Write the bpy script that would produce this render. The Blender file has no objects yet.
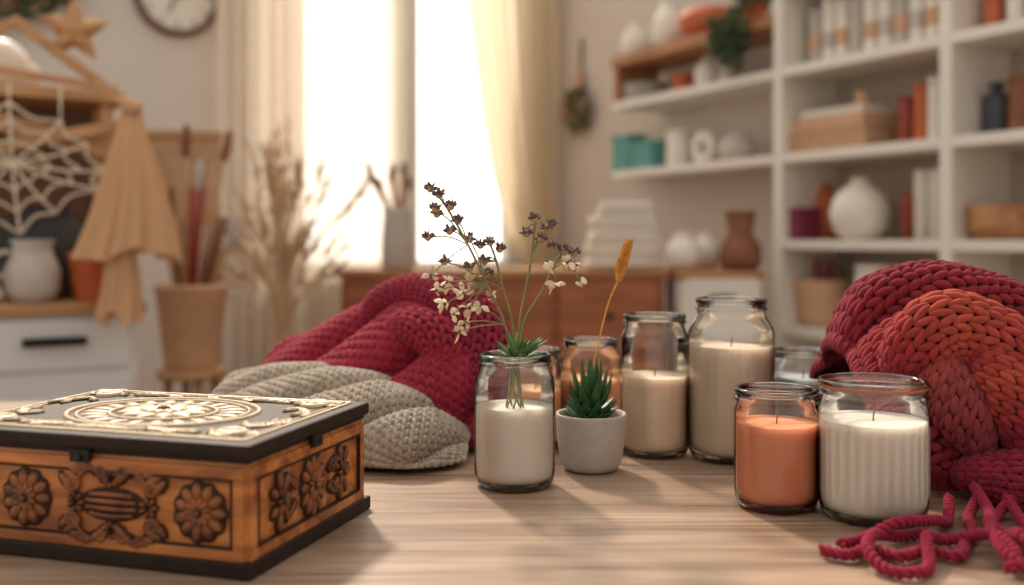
import bpy, bmesh, math, random
import numpy as np
from mathutils import Vector, Matrix, Euler
random.seed(4); rng=np.random.default_rng(7)
scene=bpy.context.scene
pi=math.pi
# ------------------------------------------------------------------ materials
def c(r,g,b):
    f=lambda v:(v/255/12.92) if v/255<=.04045 else ((v/255+.055)/1.055)**2.4
    return (f(r),f(g),f(b),1)
def newmat(name):
    m=bpy.data.materials.new(name); m.use_nodes=True
    nt=m.node_tree; b=nt.nodes.get('Principled BSDF'); return m,nt,b
def mul(col,k): return (min(col[0]*k,1),min(col[1]*k,1),min(col[2]*k,1),1)
MATS={}
def mat(name,col,rough=.6,var=.12,vscale=12,bump=.1,bscale=80,metal=0,sss=0,attr=False,coat=0,spec=.5):
    m,nt,b=newmat(name); N=nt.nodes; L=nt.links
    tc=N.new('ShaderNodeTexCoord')
    n=N.new('ShaderNodeTexNoise'); n.inputs['Scale'].default_value=vscale; n.inputs['Detail'].default_value=4
    L.new(tc.outputs['Object'],n.inputs['Vector'])
    r=N.new('ShaderNodeValToRGB'); r.color_ramp.elements[0].position=.3; r.color_ramp.elements[1].position=.7
    L.new(n.outputs['Fac'],r.inputs['Fac'])
    b.inputs['Specular IOR Level'].default_value=spec
    if attr:
        r.color_ramp.elements[0].color=(1-var,)*3+(1,); r.color_ramp.elements[1].color=(1,1,1,1)
        a=N.new('ShaderNodeAttribute'); a.attribute_name='Col'
        mx=N.new('ShaderNodeMix'); mx.data_type='RGBA'; mx.blend_type='MULTIPLY'; mx.inputs[0].default_value=1
        L.new(a.outputs['Color'],mx.inputs[6]); L.new(r.outputs['Color'],mx.inputs[7]); L.new(mx.outputs[2],b.inputs['Base Color'])
        b.inputs['Sheen Weight'].default_value=.08; b.inputs['Sheen Roughness'].default_value=.5
        b.inputs['Specular IOR Level'].default_value=.2
    else:
        r.color_ramp.elements[0].color=mul(col,1-var); r.color_ramp.elements[1].color=mul(col,1+var)
        L.new(r.outputs['Color'],b.inputs['Base Color'])
    b.inputs['Roughness'].default_value=rough; b.inputs['Metallic'].default_value=metal
    if coat: b.inputs['Coat Weight'].default_value=coat; b.inputs['Coat Roughness'].default_value=.15
    if sss:
        b.inputs['Subsurface Weight'].default_value=sss; b.inputs['Subsurface Radius'].default_value=(.02,.012,.007); b.inputs['Subsurface Scale'].default_value=.5
    if bump:
        n2=N.new('ShaderNodeTexNoise'); n2.inputs['Scale'].default_value=bscale; L.new(tc.outputs['Object'],n2.inputs['Vector'])
        bp=N.new('ShaderNodeBump'); bp.inputs['Strength'].default_value=bump; bp.inputs['Distance'].default_value=.004
        L.new(n2.outputs['Fac'],bp.inputs['Height']); L.new(bp.outputs['Normal'],b.inputs['Normal'])
    MATS[name]=m; return m
def wood(name,c1,c2,rough=.4,scale=(2,30,30),bump=.15,plank=None,ds=6,coat=0,pos=(.32,.68),rot=0):
    m,nt,b=newmat(name); N=nt.nodes; L=nt.links
    tc=N.new('ShaderNodeTexCoord'); mp=N.new('ShaderNodeMapping'); mp.inputs['Scale'].default_value=scale; mp.inputs['Rotation'].default_value=(0,0,rot)
    L.new(tc.outputs['Object'],mp.inputs['Vector'])
    n=N.new('ShaderNodeTexNoise'); n.inputs['Scale'].default_value=1; n.inputs['Detail'].default_value=ds; n.inputs['Distortion'].default_value=.6
    L.new(mp.outputs['Vector'],n.inputs['Vector'])
    r=N.new('ShaderNodeValToRGB'); e=r.color_ramp.elements; e[0].position=pos[0]; e[0].color=c1; e[1].position=pos[1]; e[1].color=c2
    L.new(n.outputs['Fac'],r.inputs['Fac']); out=r.outputs['Color']
    if plank:
        mp3=N.new('ShaderNodeMapping'); mp3.inputs['Scale'].default_value=(6,150,60); L.new(tc.outputs['Object'],mp3.inputs['Vector'])
        n3=N.new('ShaderNodeTexNoise'); n3.inputs['Scale'].default_value=1; n3.inputs['Detail'].default_value=3; L.new(mp3.outputs[0],n3.inputs['Vector'])
        r3=N.new('ShaderNodeValToRGB'); r3.color_ramp.elements[0].position=.34; r3.color_ramp.elements[0].color=(.62,.57,.52,1); r3.color_ramp.elements[1].position=.50; r3.color_ramp.elements[1].color=(1,1,1,1)
        L.new(n3.outputs['Fac'],r3.inputs['Fac'])
        mx3=N.new('ShaderNodeMix'); mx3.data_type='RGBA'; mx3.blend_type='MULTIPLY'; mx3.inputs[0].default_value=1
        L.new(out,mx3.inputs[6]); L.new(r3.outputs['Color'],mx3.inputs[7]); out=mx3.outputs[2]
        m2=N.new('ShaderNodeMapping'); m2.inputs['Location'].default_value=(1.5,.055,0); L.new(tc.outputs['Object'],m2.inputs['Vector'])
        bt=N.new('ShaderNodeTexBrick'); bt.inputs['Scale'].default_value=1; bt.offset=.37
        bt.inputs['Brick Width'].default_value=plank[0]; bt.inputs['Row Height'].default_value=plank[1]; bt.inputs['Mortar Size'].default_value=.0012
        bt.inputs['Color1'].default_value=(1,1,1,1); bt.inputs['Color2'].default_value=(.90,.885,.87,1); bt.inputs['Mortar'].default_value=(.5,.44,.38,1)
        L.new(m2.outputs[0],bt.inputs['Vector'])
        mx=N.new('ShaderNodeMix'); mx.data_type='RGBA'; mx.blend_type='MULTIPLY'; mx.inputs[0].default_value=1
        L.new(out,mx.inputs[6]); L.new(bt.outputs['Color'],mx.inputs[7]); out=mx.outputs[2]
    L.new(out,b.inputs['Base Color']); b.inputs['Roughness'].default_value=rough
    if coat: b.inputs['Coat Weight'].default_value=coat; b.inputs['Coat Roughness'].default_value=.2
    bp=N.new('ShaderNodeBump'); bp.inputs['Strength'].default_value=bump; bp.inputs['Distance'].default_value=.002
    L.new(n.outputs['Fac'],bp.inputs['Height']); L.new(bp.outputs['Normal'],b.inputs['Normal'])
    MATS[name]=m
def glass(name,tint,edge,amt=1.0):
    m,nt,b=newmat(name); N=nt.nodes; L=nt.links; N.remove(b)
    out=[x for x in N if x.type=='OUTPUT_MATERIAL'][0]
    lw=N.new('ShaderNodeLayerWeight'); lw.inputs['Blend'].default_value=.35
    r=N.new('ShaderNodeValToRGB'); r.color_ramp.elements[0].position=.25; r.color_ramp.elements[0].color=tint
    r.color_ramp.elements[1].position=.95; r.color_ramp.elements[1].color=edge
    L.new(lw.outputs['Facing'],r.inputs['Fac'])
    tr=N.new('ShaderNodeBsdfTransparent'); L.new(r.outputs['Color'],tr.inputs['Color'])
    gl=N.new('ShaderNodeBsdfGlossy'); gl.inputs['Roughness'].default_value=.04
    nz=N.new('ShaderNodeTexNoise'); nz.inputs['Scale'].default_value=45
    tc=N.new('ShaderNodeTexCoord'); L.new(tc.outputs['Object'],nz.inputs['Vector'])
    bp=N.new('ShaderNodeBump'); bp.inputs['Strength'].default_value=.12; bp.inputs['Distance'].default_value=.002
    L.new(nz.outputs['Fac'],bp.inputs['Height']); L.new(bp.outputs['Normal'],gl.inputs['Normal'])
    fr=N.new('ShaderNodeFresnel'); fr.inputs['IOR'].default_value=1.48
    ma=N.new('ShaderNodeMath'); ma.operation='MULTIPLY_ADD'; ma.inputs[1].default_value=1.0*amt; ma.inputs[2].default_value=.03; ma.use_clamp=True
    L.new(fr.outputs['Fac'],ma.inputs[0])
    mx=N.new('ShaderNodeMixShader'); L.new(ma.outputs[0],mx.inputs[0]); L.new(tr.outputs[0],mx.inputs[1]); L.new(gl.outputs[0],mx.inputs[2])
    L.new(mx.outputs[0],out.inputs['Surface']); MATS[name]=m
def cloth(name,col,transl=.5,transp=.0):
    m,nt,b=newmat(name); N=nt.nodes; L=nt.links; N.remove(b)
    out=[x for x in N if x.type=='OUTPUT_MATERIAL'][0]
    tc=N.new('ShaderNodeTexCoord'); n=N.new('ShaderNodeTexNoise'); n.inputs['Scale'].default_value=25; L.new(tc.outputs['Object'],n.inputs['Vector'])
    r=N.new('ShaderNodeValToRGB'); r.color_ramp.elements[0].color=mul(col,.93); r.color_ramp.elements[1].color=mul(col,1.05); L.new(n.outputs['Fac'],r.inputs['Fac'])
    d=N.new('ShaderNodeBsdfDiffuse'); t=N.new('ShaderNodeBsdfTranslucent'); L.new(r.outputs['Color'],d.inputs['Color']); L.new(r.outputs['Color'],t.inputs['Color'])
    mx=N.new('ShaderNodeMixShader'); mx.inputs[0].default_value=transl; L.new(d.outputs[0],mx.inputs[1]); L.new(t.outputs[0],mx.inputs[2])
    o=mx.outputs[0]
    if transp:
        tp=N.new('ShaderNodeBsdfTransparent'); m2=N.new('ShaderNodeMixShader'); m2.inputs[0].default_value=transp
        L.new(o,m2.inputs[1]); L.new(tp.outputs[0],m2.inputs[2]); o=m2.outputs[0]
    L.new(o,out.inputs['Surface']); MATS[name]=m

wood('table_wood',c(120,96,78),c(182,156,134),.36,(2.2,22,20),.14,plank=(7,.19),coat=.12,pos=(.32,.66),rot=.03)
wood('box_wood',c(122,64,26),c(204,128,62),.42,(9,60,60),.2,coat=.2)
wood('carve_wood',c(72,38,18),c(150,88,42),.45,(30,60,60),.2)
wood('rack_wood',c(160,115,76),c(205,160,112),.55,(5,40,40))
wood('dresser_wood',c(128,68,38),c(178,108,66),.45,(3,30,30))
wood('shelf_wood',c(150,98,60),c(192,138,90),.5,(3,30,30))
wood('floor_wood',c(120,92,70),c(170,140,112),.5,(3,20,20),.1,plank=(1.4,.16))
mat('box_dark',c(40,27,20),.6,.25,60,.15,200,spec=.25)
mat('burn_dark',c(50,27,15),.6,.3,60,spec=.3)
mat('cream_carve',c(204,180,148),.5,.18,60,coat=.1)
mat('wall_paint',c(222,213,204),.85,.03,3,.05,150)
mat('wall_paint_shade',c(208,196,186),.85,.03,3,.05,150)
mat('white_paint',c(232,226,216),.55,.03,5,.03)
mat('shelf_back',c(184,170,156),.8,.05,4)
mat('cabinet_white',c(214,214,214),.5,.04,5,.03)
mat('metal_dark',c(35,32,32),.4,.1,20,.05,80,metal=.6)
mat('yarn',(1,1,1,1),.9,.28,160,.5,900,attr=True)
mat('wax_white',c(242,233,220),.45,.03,15,.05,60,sss=.3)
mat('wax_cream',c(246,222,196),.45,.04,15,.05,60,sss=.3)
mat('wax_beige',c(226,206,182),.45,.04,15,.05,60,sss=.2)
mat('wax_peach',c(246,182,134),.45,.05,15,.05,60,sss=.3)
mat('wax_terracotta',c(236,152,108),.45,.06,15,.05,60,sss=.3)
mat('wax_grey',c(186,196,198),.45,.05,15,.05,60,sss=.1)
mat('wick',c(110,92,76),.9)
glass('jar_glass',(.99,.995,.99,1),(.84,.86,.84,1))
glass('window_glass',(.98,.98,.98,1),(.9,.9,.9,1),.5)
mat('rim_amber',c(205,120,70),.25,.1,30,0)
mat('pot_grey',c(180,170,160),.75,.06,60,.15,200)
mat('soil',c(60,42,30),.95,.4,200,1,300)
mat('succulent',c(44,86,46),.45,.4,60,.1,200)
mat('leaf_green',c(92,124,70),.6,.3,60)
mat('stem',c(126,124,78),.7,.25,60)
mat('bud',c(104,84,86),.85,.35,200)
mat('petal',c(208,184,146),.85,.25,120)
mat('petal_pale',c(230,212,182),.85,.15,120)
mat('wheat',c(222,158,72),.8,.25,200,.6,600)
mat('straw',c(214,184,146),.85,.2,30)
mat('straw_dark',c(178,144,108),.85,.2,30)
mat('tan_pot',c(210,168,134),.75,.08,20)
mat('terracotta',c(196,104,64),.7,.12,20)
mat('ceramic_white',c(234,228,216),.4,.05,20)
mat('ceramic_grey',c(190,182,174),.5,.06,20)
mat('dark_pot',c(50,48,48),.6,.15,20)
mat('brown_pot',c(132,84,58),.6,.2,20)
mat('rack_panel',c(120,92,74),.8,.15,20)
mat('teal',c(82,150,145),.6,.1,20)
mat('magenta',c(132,48,72),.6,.1,20)
mat('redbrown',c(150,66,50),.5,.1,20)
mat('navy',c(58,58,68),.5,.1,20)
mat('kraft',c(190,152,116),.8,.1,20)
mat('foliage',c(72,88,56),.7,.35,40)
mat('paper',c(222,214,202),.8,.06,20)
mat('cord',c(226,212,190),.9,.1,60)
mat('clock_face',c(236,230,218),.5,.03,10)
mat('clock_rim',c(110,70,50),.45,.15,20)
cloth('sheer',c(250,242,228),.7,.30)
cloth('drape_cream',c(250,238,216),.66)
cloth('drape_white',c(244,236,226),.62)
cloth('fabric_beige',c(220,180,140),.2)
# ------------------------------------------------------------------ mesh helpers
def part(V,F,m,smooth=True,col=None): return [np.asarray(V,float),F,m,smooth,col]
def mkmesh(name,parts):
    me=bpy.data.meshes.new(name); V=[];F=[];mi=[];sm=[];cols=[];off=0;slots=[]
    hascol=any(p[4] is not None for p in parts)
    for v,f,m,s,col in parts:
        if m not in slots: slots.append(m)
        k=slots.index(m); V.append(v)
        if isinstance(f,np.ndarray): f=(f+off).tolist()
        else: f=[[i+off for i in q] for q in f]
        F+=f; mi+=[k]*len(f); sm+=[s]*len(f)
        if hascol: cols.append(col if col is not None else np.ones((len(v),4)))
        off+=len(v)
    V=np.concatenate(V)
    me.from_pydata(V.tolist(),[],F)
    for s in slots: me.materials.append(MATS[s])
    me.polygons.foreach_set('material_index',mi); me.polygons.foreach_set('use_smooth',sm)
    if hascol:
        a=me.color_attributes.new('Col','FLOAT_COLOR','POINT'); a.data.foreach_set('color',np.concatenate(cols).ravel())
    me.update(); return me
def build(name,parts,loc=(0,0,0),rz=0):
    o=bpy.data.objects.new(name,mkmesh(name,parts)); scene.collection.objects.link(o)
    o.location=loc; o.rotation_euler=(0,0,rz); return o
def xf(p,loc=(0,0,0),rot=(0,0,0),sc=(1,1,1)):
    R=np.array(Euler(rot).to_matrix()); v=(p[0]*np.array(sc))@R.T+np.array(loc)
    return [v,p[1],p[2],p[3],p[4]]
def box(cx,cy,cz,sx,sy,sz,m,bev=.003,rot=(0,0,0)):
    bm=bmesh.new(); bmesh.ops.create_cube(bm,size=1)
    for v in bm.verts: v.co.x*=sx; v.co.y*=sy; v.co.z*=sz
    if bev: bmesh.ops.bevel(bm,geom=bm.edges[:],offset=min(bev,min(sx,sy,sz)*.4),segments=2,affect='EDGES',profile=.6)
    V=np.array([v.co[:] for v in bm.verts]); F=[[v.index for v in f.verts] for f in bm.faces]; bm.free()
    return xf(part(V,F,m,False),(cx,cy,cz),rot)
def lathe(prof,m,seg=48,rmod=None,center=(0,0,0),sc=(1,1,1)):
    prof=np.array(prof,float); th=np.linspace(0,2*pi,seg,endpoint=False); n=len(prof)
    R=np.maximum(prof[:,0],1e-5)[:,None]*np.ones(seg)[None]; Z=prof[:,1][:,None]*np.ones(seg)[None]
    if rmod is not None: R=R*rmod(th[None,:],Z)
    V=np.stack([R*np.cos(th),R*np.sin(th),Z],-1).reshape(-1,3)
    i=np.arange(seg); j=(i+1)%seg; F=[]
    for k in range(n-1): F.append(np.stack([k*seg+i,k*seg+j,(k+1)*seg+j,(k+1)*seg+i],1))
    return part(V*np.array(sc)+np.array(center),np.concatenate(F),m)
def cat(pts,n):
    pts=np.array(pts,float); k=len(pts); P=np.vstack([2*pts[0]-pts[1],pts,2*pts[-1]-pts[-2]])
    t=np.linspace(0,k-1-1e-9,n); i=t.astype(int); f=(t-i)[:,None]
    a,b,c_,d=P[i],P[i+1],P[i+2],P[i+3]
    return .5*((2*b)+(-a+c_)*f+(2*a-5*b+4*c_-d)*f**2+(-a+3*b-3*c_+d)*f**3)
def frames(C,ref):
    T=np.gradient(C,axis=0); T/=np.linalg.norm(T,axis=1)[:,None]+1e-12
    if ref is None:
        N=np.zeros_like(C); r=np.array([0,0,1.]) if abs(T[0][2])<.9 else np.array([1.,0,0])
        p=r
        for k in range(len(C)):
            p=p-T[k]*p.dot(T[k]); p/=np.linalg.norm(p)+1e-12; N[k]=p
        B=np.cross(T,N)
    else:
        B=np.cross(T,np.array(ref,float)[None]); B/=np.linalg.norm(B,axis=1)[:,None]+1e-9; N=np.cross(B,T)
    return T,N,B
def tube(pts,r,m,seg=8,n=None,smooth=True,capped=True):
    C=np.array(pts,float) if n is None else cat(pts,n)
    T,N,B=frames(C,None); k=len(C); r=np.ones(k)*r if np.isscalar(r) else np.interp(np.linspace(0,1,k),np.linspace(0,1,len(r)),r)
    th=np.linspace(0,2*pi,seg,endpoint=False)
    V=(C[:,None]+r[:,None,None]*(np.cos(th)[None,:,None]*N[:,None]+np.sin(th)[None,:,None]*B[:,None])).reshape(-1,3)
    i=np.arange(seg); j=(i+1)%seg; F=[]
    for q in range(k-1): F+=np.stack([q*seg+i,q*seg+j,(q+1)*seg+j,(q+1)*seg+i],1).tolist()
    if capped: F.append(list(range(seg))[::-1]); F.append([(k-1)*seg+x for x in range(seg)])
    return part(V,F,m,smooth)
def spindles(A,B,N,w,t,m,prof=((0,.3),(.2,.85),(.5,1),(.8,.85),(1,.3)),k=6,col=None,lift=0):
    A=np.atleast_2d(A).astype(float);B=np.atleast_2d(B).astype(float);N=np.atleast_2d(N).astype(float)*np.ones_like(A); n=len(A)
    D=B-A; Dl=D/(np.linalg.norm(D,axis=1)[:,None]+1e-12); S=np.cross(Dl,N); S/=np.linalg.norm(S,axis=1)[:,None]+1e-12; N=np.cross(S,Dl)
    w=np.ones(n)*w; t=np.ones(n)*t; th=np.linspace(0,2*pi,k,endpoint=False); rings=[]
    for (s,p) in prof:
        ctr=A+D*s+N*(lift*math.sin(pi*s))
        rings.append(ctr[:,None]+p*(w[:,None,None]*np.cos(th)[None,:,None]*S[:,None]+t[:,None,None]*np.sin(th)[None,:,None]*N[:,None]))
    V=np.stack(rings,1).reshape(-1,3); R=len(prof); i=np.arange(k); j=(i+1)%k
    q=np.concatenate([np.stack([a*k+i,a*k+j,(a+1)*k+j,(a+1)*k+i],1) for a in range(R-1)])
    F=(q[None]+(np.arange(n)*R*k)[:,None,None]).reshape(-1,4)
    cc=np.repeat(col,R*k,axis=0) if col is not None else None
    return part(V,F,m,True,cc)
LEAF=((0,.25),(.3,.9),(.55,1),(.8,.6),(1,.04))
def ell(cx,cy,cz,rx,ry,rz,m,seg=16,n=9):
    a=np.linspace(-pi/2,pi/2,n); return lathe([(math.cos(t),math.sin(t)) for t in a],m,seg,sc=(rx,ry,rz),center=(cx,cy,cz))
def sheet(f,nu,nv,m):
    U,V=np.meshgrid(np.linspace(0,1,nu),np.linspace(0,1,nv),indexing='ij'); P=f(U,V).reshape(-1,3)
    i,j=np.meshgrid(np.arange(nu-1),np.arange(nv-1),indexing='ij'); a=(i*nv+j).ravel()
    return part(P,np.stack([a,a+nv,a+nv+1,a+1],1),m)
# knit stitches over any surface S(U,V)->(P,n) -------------------------
def knit_on(S,nu,nv,stitch,colf,base=-.12,dark=.40,wk=.30):
    i,j=np.meshgrid(np.arange(nu),np.arange(nv),indexing='ij'); i=i.ravel().astype(float); j=j.ravel().astype(float)
    parts=[]
    for sg in (-1,1):
        A,n1=S((i+.5+sg*.06)/nu,(j-.1)/nv); Bp,n2=S((i+.5+sg*.44)/nu,(j+1.2)/nv)
        nn=(n1+n2)/2; wd=stitch*wk
        cl=colf((i+.5)/nu,(j+.5)/nv)*(1+rng.uniform(-.14,.14,len(i)))[:,None]; cl=np.concatenate([np.clip(cl,0,1),np.ones((len(i),1))],1)
        parts.append(spindles(A+nn*wd*.2,Bp+nn*wd*.2,nn,wd,wd*.95,'yarn',col=cl,lift=wd*.4))
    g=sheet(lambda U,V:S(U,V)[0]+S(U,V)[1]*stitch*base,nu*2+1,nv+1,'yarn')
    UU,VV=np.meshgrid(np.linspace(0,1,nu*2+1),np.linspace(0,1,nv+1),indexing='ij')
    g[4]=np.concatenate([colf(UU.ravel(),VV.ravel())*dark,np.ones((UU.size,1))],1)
    return parts+[g]
def tube_S(pts,ref,flat,zmin,ripple,rp,shift,twist,nvq):
    C4=cat(pts,240); C=C4[:,:3]; Rr=C4[:,3]; T,N,B=frames(C,ref); s=np.linspace(0,1,240)
    def S(U,V):
        V=np.clip(V,0,1); I=lambda X:np.stack([np.interp(V,s,X[:,k]) for k in range(3)],-1)
        c0,n0,b0=I(C),I(N),I(B); r=np.interp(V,s,Rr)
        r=r*np.minimum(1,np.sqrt(np.clip(np.minimum(V,1-V)*nvq/3.0,0,1)+.02))
        r=r*(1+ripple*np.sin(rp[0]*2*pi*V+rp[1]*2*pi*U+rp[2]))
        a=2*pi*U+shift+twist*V; d=np.cos(a)[...,None]*n0+flat*np.sin(a)[...,None]*b0
        P=c0+r[...,None]*d
        if zmin is not None: P[...,2]=np.maximum(P[...,2],zmin)
        return P,d/np.linalg.norm(d,axis=-1)[...,None]
    return S
def knit_tube(pts,stitch,colf,ref=(0,0,1),flat=1.0,zmin=None,ripple=0,rp=(3,2,0),rowk=.85,shift=0,twist=0):
    C4=cat(pts,240); L=np.linalg.norm(np.diff(C4[:,:3],axis=0),axis=1).sum()
    nu=max(6,int(2*pi*C4[:,3].mean()*(1+flat)/2/stitch)); nv=int(L/(stitch*rowk))
    return knit_on(tube_S(pts,ref,flat,zmin,ripple,rp,shift,twist,nv),nu,nv,stitch,colf)
# ------------------------------------------------------------------ ROOM
A0=math.radians(29.25); bx,by=math.cos(A0),math.sin(A0)
K=(.22,5.9)
build('floor',[box(0,2.5,-.05,9,9,.1,'floor_wood',0)])
H=3.1
rb=A0+pi
w0,w1,z0,z1=.22,1.80,.82,2.75
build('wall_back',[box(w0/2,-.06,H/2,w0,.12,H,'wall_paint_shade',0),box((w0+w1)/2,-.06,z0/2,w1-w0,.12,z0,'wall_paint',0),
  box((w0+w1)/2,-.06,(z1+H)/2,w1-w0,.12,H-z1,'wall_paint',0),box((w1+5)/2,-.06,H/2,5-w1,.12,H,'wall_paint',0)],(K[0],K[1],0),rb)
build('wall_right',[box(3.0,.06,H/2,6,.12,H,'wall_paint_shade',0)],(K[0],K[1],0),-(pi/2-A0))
build('baseboard_back',[box(2.5,.01,.06,5,.018,.12,'white_paint')],(K[0],K[1],0),rb)
wc=(w0+w1)/2
wf=[box(w0+.03,-.05,(z0+z1)/2,.06,.1,z1-z0,'white_paint'),box(w1-.03,-.05,(z0+z1)/2,.06,.1,z1-z0,'white_paint'),
 box(.91,-.04,(z0+z1)/2,.13,.1,z1-z0-.12,'white_paint'),box(wc,-.05,z0+.03,w1-w0,.1,.06,'white_paint'),box(wc,-.05,z1-.03,w1-w0,.1,.06,'white_paint'),
 box(wc,.01,z0-.015,w1-w0+.16,.10,.03,'white_paint'),
 box(w0-.04,.012,(z0+z1)/2,.08,.024,z1-z0+.16,'white_paint'),box(w1+.04,.012,(z0+z1)/2,.08,.024,z1-z0+.16,'white_paint'),box(wc,.012,z1+.04,w1-w0,.024,.08,'white_paint'),
 box(wc,-.07,(z0+z1)/2,w1-w0-.1,.004,z1-z0-.1,'window_glass',0)]
build('window_1',wf,(K[0],K[1],0),rb)
def curtain(name,xl,xr,zt,zb,m,folds,amp,y0=.14,shape=None):
    def f(U,V):
        x=xl+(xr-xl)*U; z=zt+(zb-zt)*V
        if shape is not None: x=shape(U,z)
        y=y0+amp*np.sin(U*folds*2*pi+np.sin(V*3)*.4)+amp*.4*np.sin(U*folds*4.7*pi+1)
        return np.stack([x,y,z],-1)
    return build(name,[sheet(f,folds*14,60,m)],(K[0],K[1],0),rb)
curtain('sheer_curtain',.97,1.74,2.72,.25,'sheer',11,.022,.11)
curtain('drape_left',1.55,1.98,2.85,.12,'drape_white',6,.035,.20)
def shp(U,z):
    t=np.clip((z-.85)/(2.85-.85),0,1)
    left=np.where(z>.85, .16+.52*np.power(t,.42), .16+.20*np.clip((.85-z)/.7,0,1))
    right=.05
    return right+(left-right)*U
curtain('drape_tied',.05,.6,2.85,.12,'drape_cream',6,.03,.15,shp)
build('curtain_rod',[tube([(-.0,.16,2.87),(2.1,.16,2.87)],.014,'metal_dark'),ell(2.12,.16,2.87,.03,.03,.03,'metal_dark'),box(1.0,.08,2.87,.02,.16,.02,'metal_dark'),box(2.0,.08,2.87,.02,.16,.02,'metal_dark')],(K[0],K[1],0),rb)
ck=[lathe([(0,0),(.19,0),(.205,.01),(.205,.035),(.19,.045),(.178,.04),(.172,.022)],'clock_rim',64),lathe([(.178,.018),(.09,.02),(0,.02)],'clock_face',64)]
for a in range(12):
    ck.append(box(.15*math.sin(a*pi/6),.15*math.cos(a*pi/6),.022,.008,.024 if a%3 else .034,.003,'clock_rim',0,(0,0,-a*pi/6)))
ck+= [box(.02,.04,.026,.010,.11,.003,'metal_dark',0,(0,0,-.45)),box(-.045,.0,.028,.12,.008,.003,'metal_dark',0,(0,0,.25)),lathe([(.012,.03),(.012,.034),(0,.035)],'metal_dark',16)]
ck=[xf(p,(0,0,0),(-pi/2,0,0)) for p in ck]
def wallp(t,d): return (K[0]-bx*t+by*d, K[1]-by*t-bx*d)
p=wallp(2.12,.0)
build('wall_clock',ck,(p[0],p[1],2.19),rb)
def leafclump(n,R,m,size,flatz=1,c0=(0,0,0),shell=.3):
    d=rng.normal(size=(n,3)); d/=np.linalg.norm(d,axis=1)[:,None]; r=rng.uniform(shell,1,n)[:,None]
    A=d*r*np.array([R,R,R*flatz])+np.array(c0); q=rng.normal(size=(n,3))*.6+d; q/=np.linalg.norm(q,axis=1)[:,None]
    return spindles(A,A+q*size,rng.normal(size=(n,3)),size*.28,size*.06,m,prof=LEAF)
def wreath(name,R,r,n,loc,rz,mats=('foliage','straw_dark'),size=.05,extra=None):
    parts=[]
    for k,mm in enumerate(mats):
        nn=n//(k+1); a=rng.uniform(0,2*pi,nn); d=rng.normal(size=(nn,3))*r*.6
        A=np.stack([R*np.cos(a),np.abs(d[:,1])+.03,R*np.sin(a)],1)+d*np.array([1,0,1]); q=np.stack([-np.sin(a),rng.uniform(-.05,.5,nn),np.cos(a)],1)+rng.normal(size=(nn,3))*.4
        q[:,1]=np.abs(q[:,1])
        parts.append(spindles(A,A+q*size,rng.normal(size=(nn,3)),size*.25,size*.08,mm,prof=LEAF))
    a=np.linspace(0,2*pi,40); parts.append(tube(np.stack([R*np.cos(a),a*0+.03,R*np.sin(a)],1),r*.4,'brown_pot'))
    return build(name,parts+(extra or []),loc,rz)
p=wallp(2.88,.01); wreath('leaf_wreath',.17,.045,420,(p[0]+.06,p[1],2.22),rb,size=.08)
wr=-(pi/2-A0)+pi
wreath('hanging_wreath',.085,.030,170,(.40,5.575,1.72),wr,size=.045,extra=[tube([(0,.02,.08),(.005,.02,.22),(0,.01,.40)],.007,'metal_dark'),ell(0,.03,.17,.035,.02,.06,'kraft')])
# ------------------------------------------------------------------ SHELF UNIT
rs=A0+pi/2; SO=(1.386,3.2)
ex,ey=math.cos(rs),math.sin(rs)
D=.30; th=.036
def board(s0,s1,z,m='white_paint',t=th,dd=D): return box((s0+s1)/2,-dd/2,z-t/2,s1-s0,dd,t,m,.004)
def upr(s,z0_,z1_): return box(s,-D/2,(z0_+z1_)/2,.045,D,z1_-z0_,'white_paint',.003)
sh=[upr(.0,0,2.45),upr(.745,0,2.45),upr(-.85,0,2.45)]
for z in (.1,.67,1.0,1.33,1.66,1.99,2.32): sh+=[board(.0225,.7225,z),board(-.8275,-.0225,z)]
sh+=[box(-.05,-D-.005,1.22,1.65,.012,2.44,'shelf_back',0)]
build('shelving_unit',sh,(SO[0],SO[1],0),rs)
build('wall_shelf',[board(.77,1.85,1.33),board(.77,1.85,1.66)],(SO[0],SO[1],0),rs)
build('wooden_wall_shelf',[board(.775,1.86,1.88,'shelf_wood',.05,.28),box(1.84,-.14,1.76,.03,.26,.2,'shelf_wood')],(SO[0],SO[1],0),rs)
def SU(u,d=.13):
    k=(u-512)/1000; X0=SO[0]+bx*d; Y0=SO[1]+by*d
    s=(X0-Y0*k)/(-ex+ey*k); return (X0+ex*s,Y0+ey*s)
def item(name,prof,m,u,z,d=.13,seg=32,extra=None):
    p=SU(u,d); P=[lathe(prof,m,seg)]
    if extra: P+=extra
    return build(name,P,(p[0],p[1],z+.0008),rs)
def round_vase(r,h,neck=.35): 
    return [(0,0),(r*.5,0),(r*.85,h*.15),(r,h*.42),(r*.85,h*.7),(r*.5,h*.86),(r*neck,h*.92),(r*neck*1.15,h),(r*neck*.9,h),(r*neck*.7,h*.9)]
def pot(r,h,b=.75): return [(0,0),(r*b,0),(r*b+.003,.004),(r,h-.012),(r*1.04,h-.01),(r*1.04,h),(r*.92,h),(r*.88,h*.85),(0,h*.82)]
def bottle(r,h): return [(0,0),(r*.95,0),(r,.005),(r,h*.68),(r*.8,h*.76),(r*.4,h*.82),(r*.4,h*.9),(r*.5,h*.9),(r*.5,h),(0,h)]
def canister(r,h): return [(0,0),(r*.95,0),(r,.006),(r,h*.84),(r*.93,h*.88),(r*.93,h*.9),(r,h*.9),(r,h*.985),(r*.93,h),(0,h)]
def candle(r,h): return [(0,0),(r,0),(r,h-.006),(r*.93,h),(r*.2,h-.004),(0,h-.004)]
item('ceramic_vase',round_vase(.075,.17,.5),'ceramic_white',636,1.88)
item('ceramic_vase',round_vase(.075,.22,.4),'ceramic_white',668,1.88)
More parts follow.
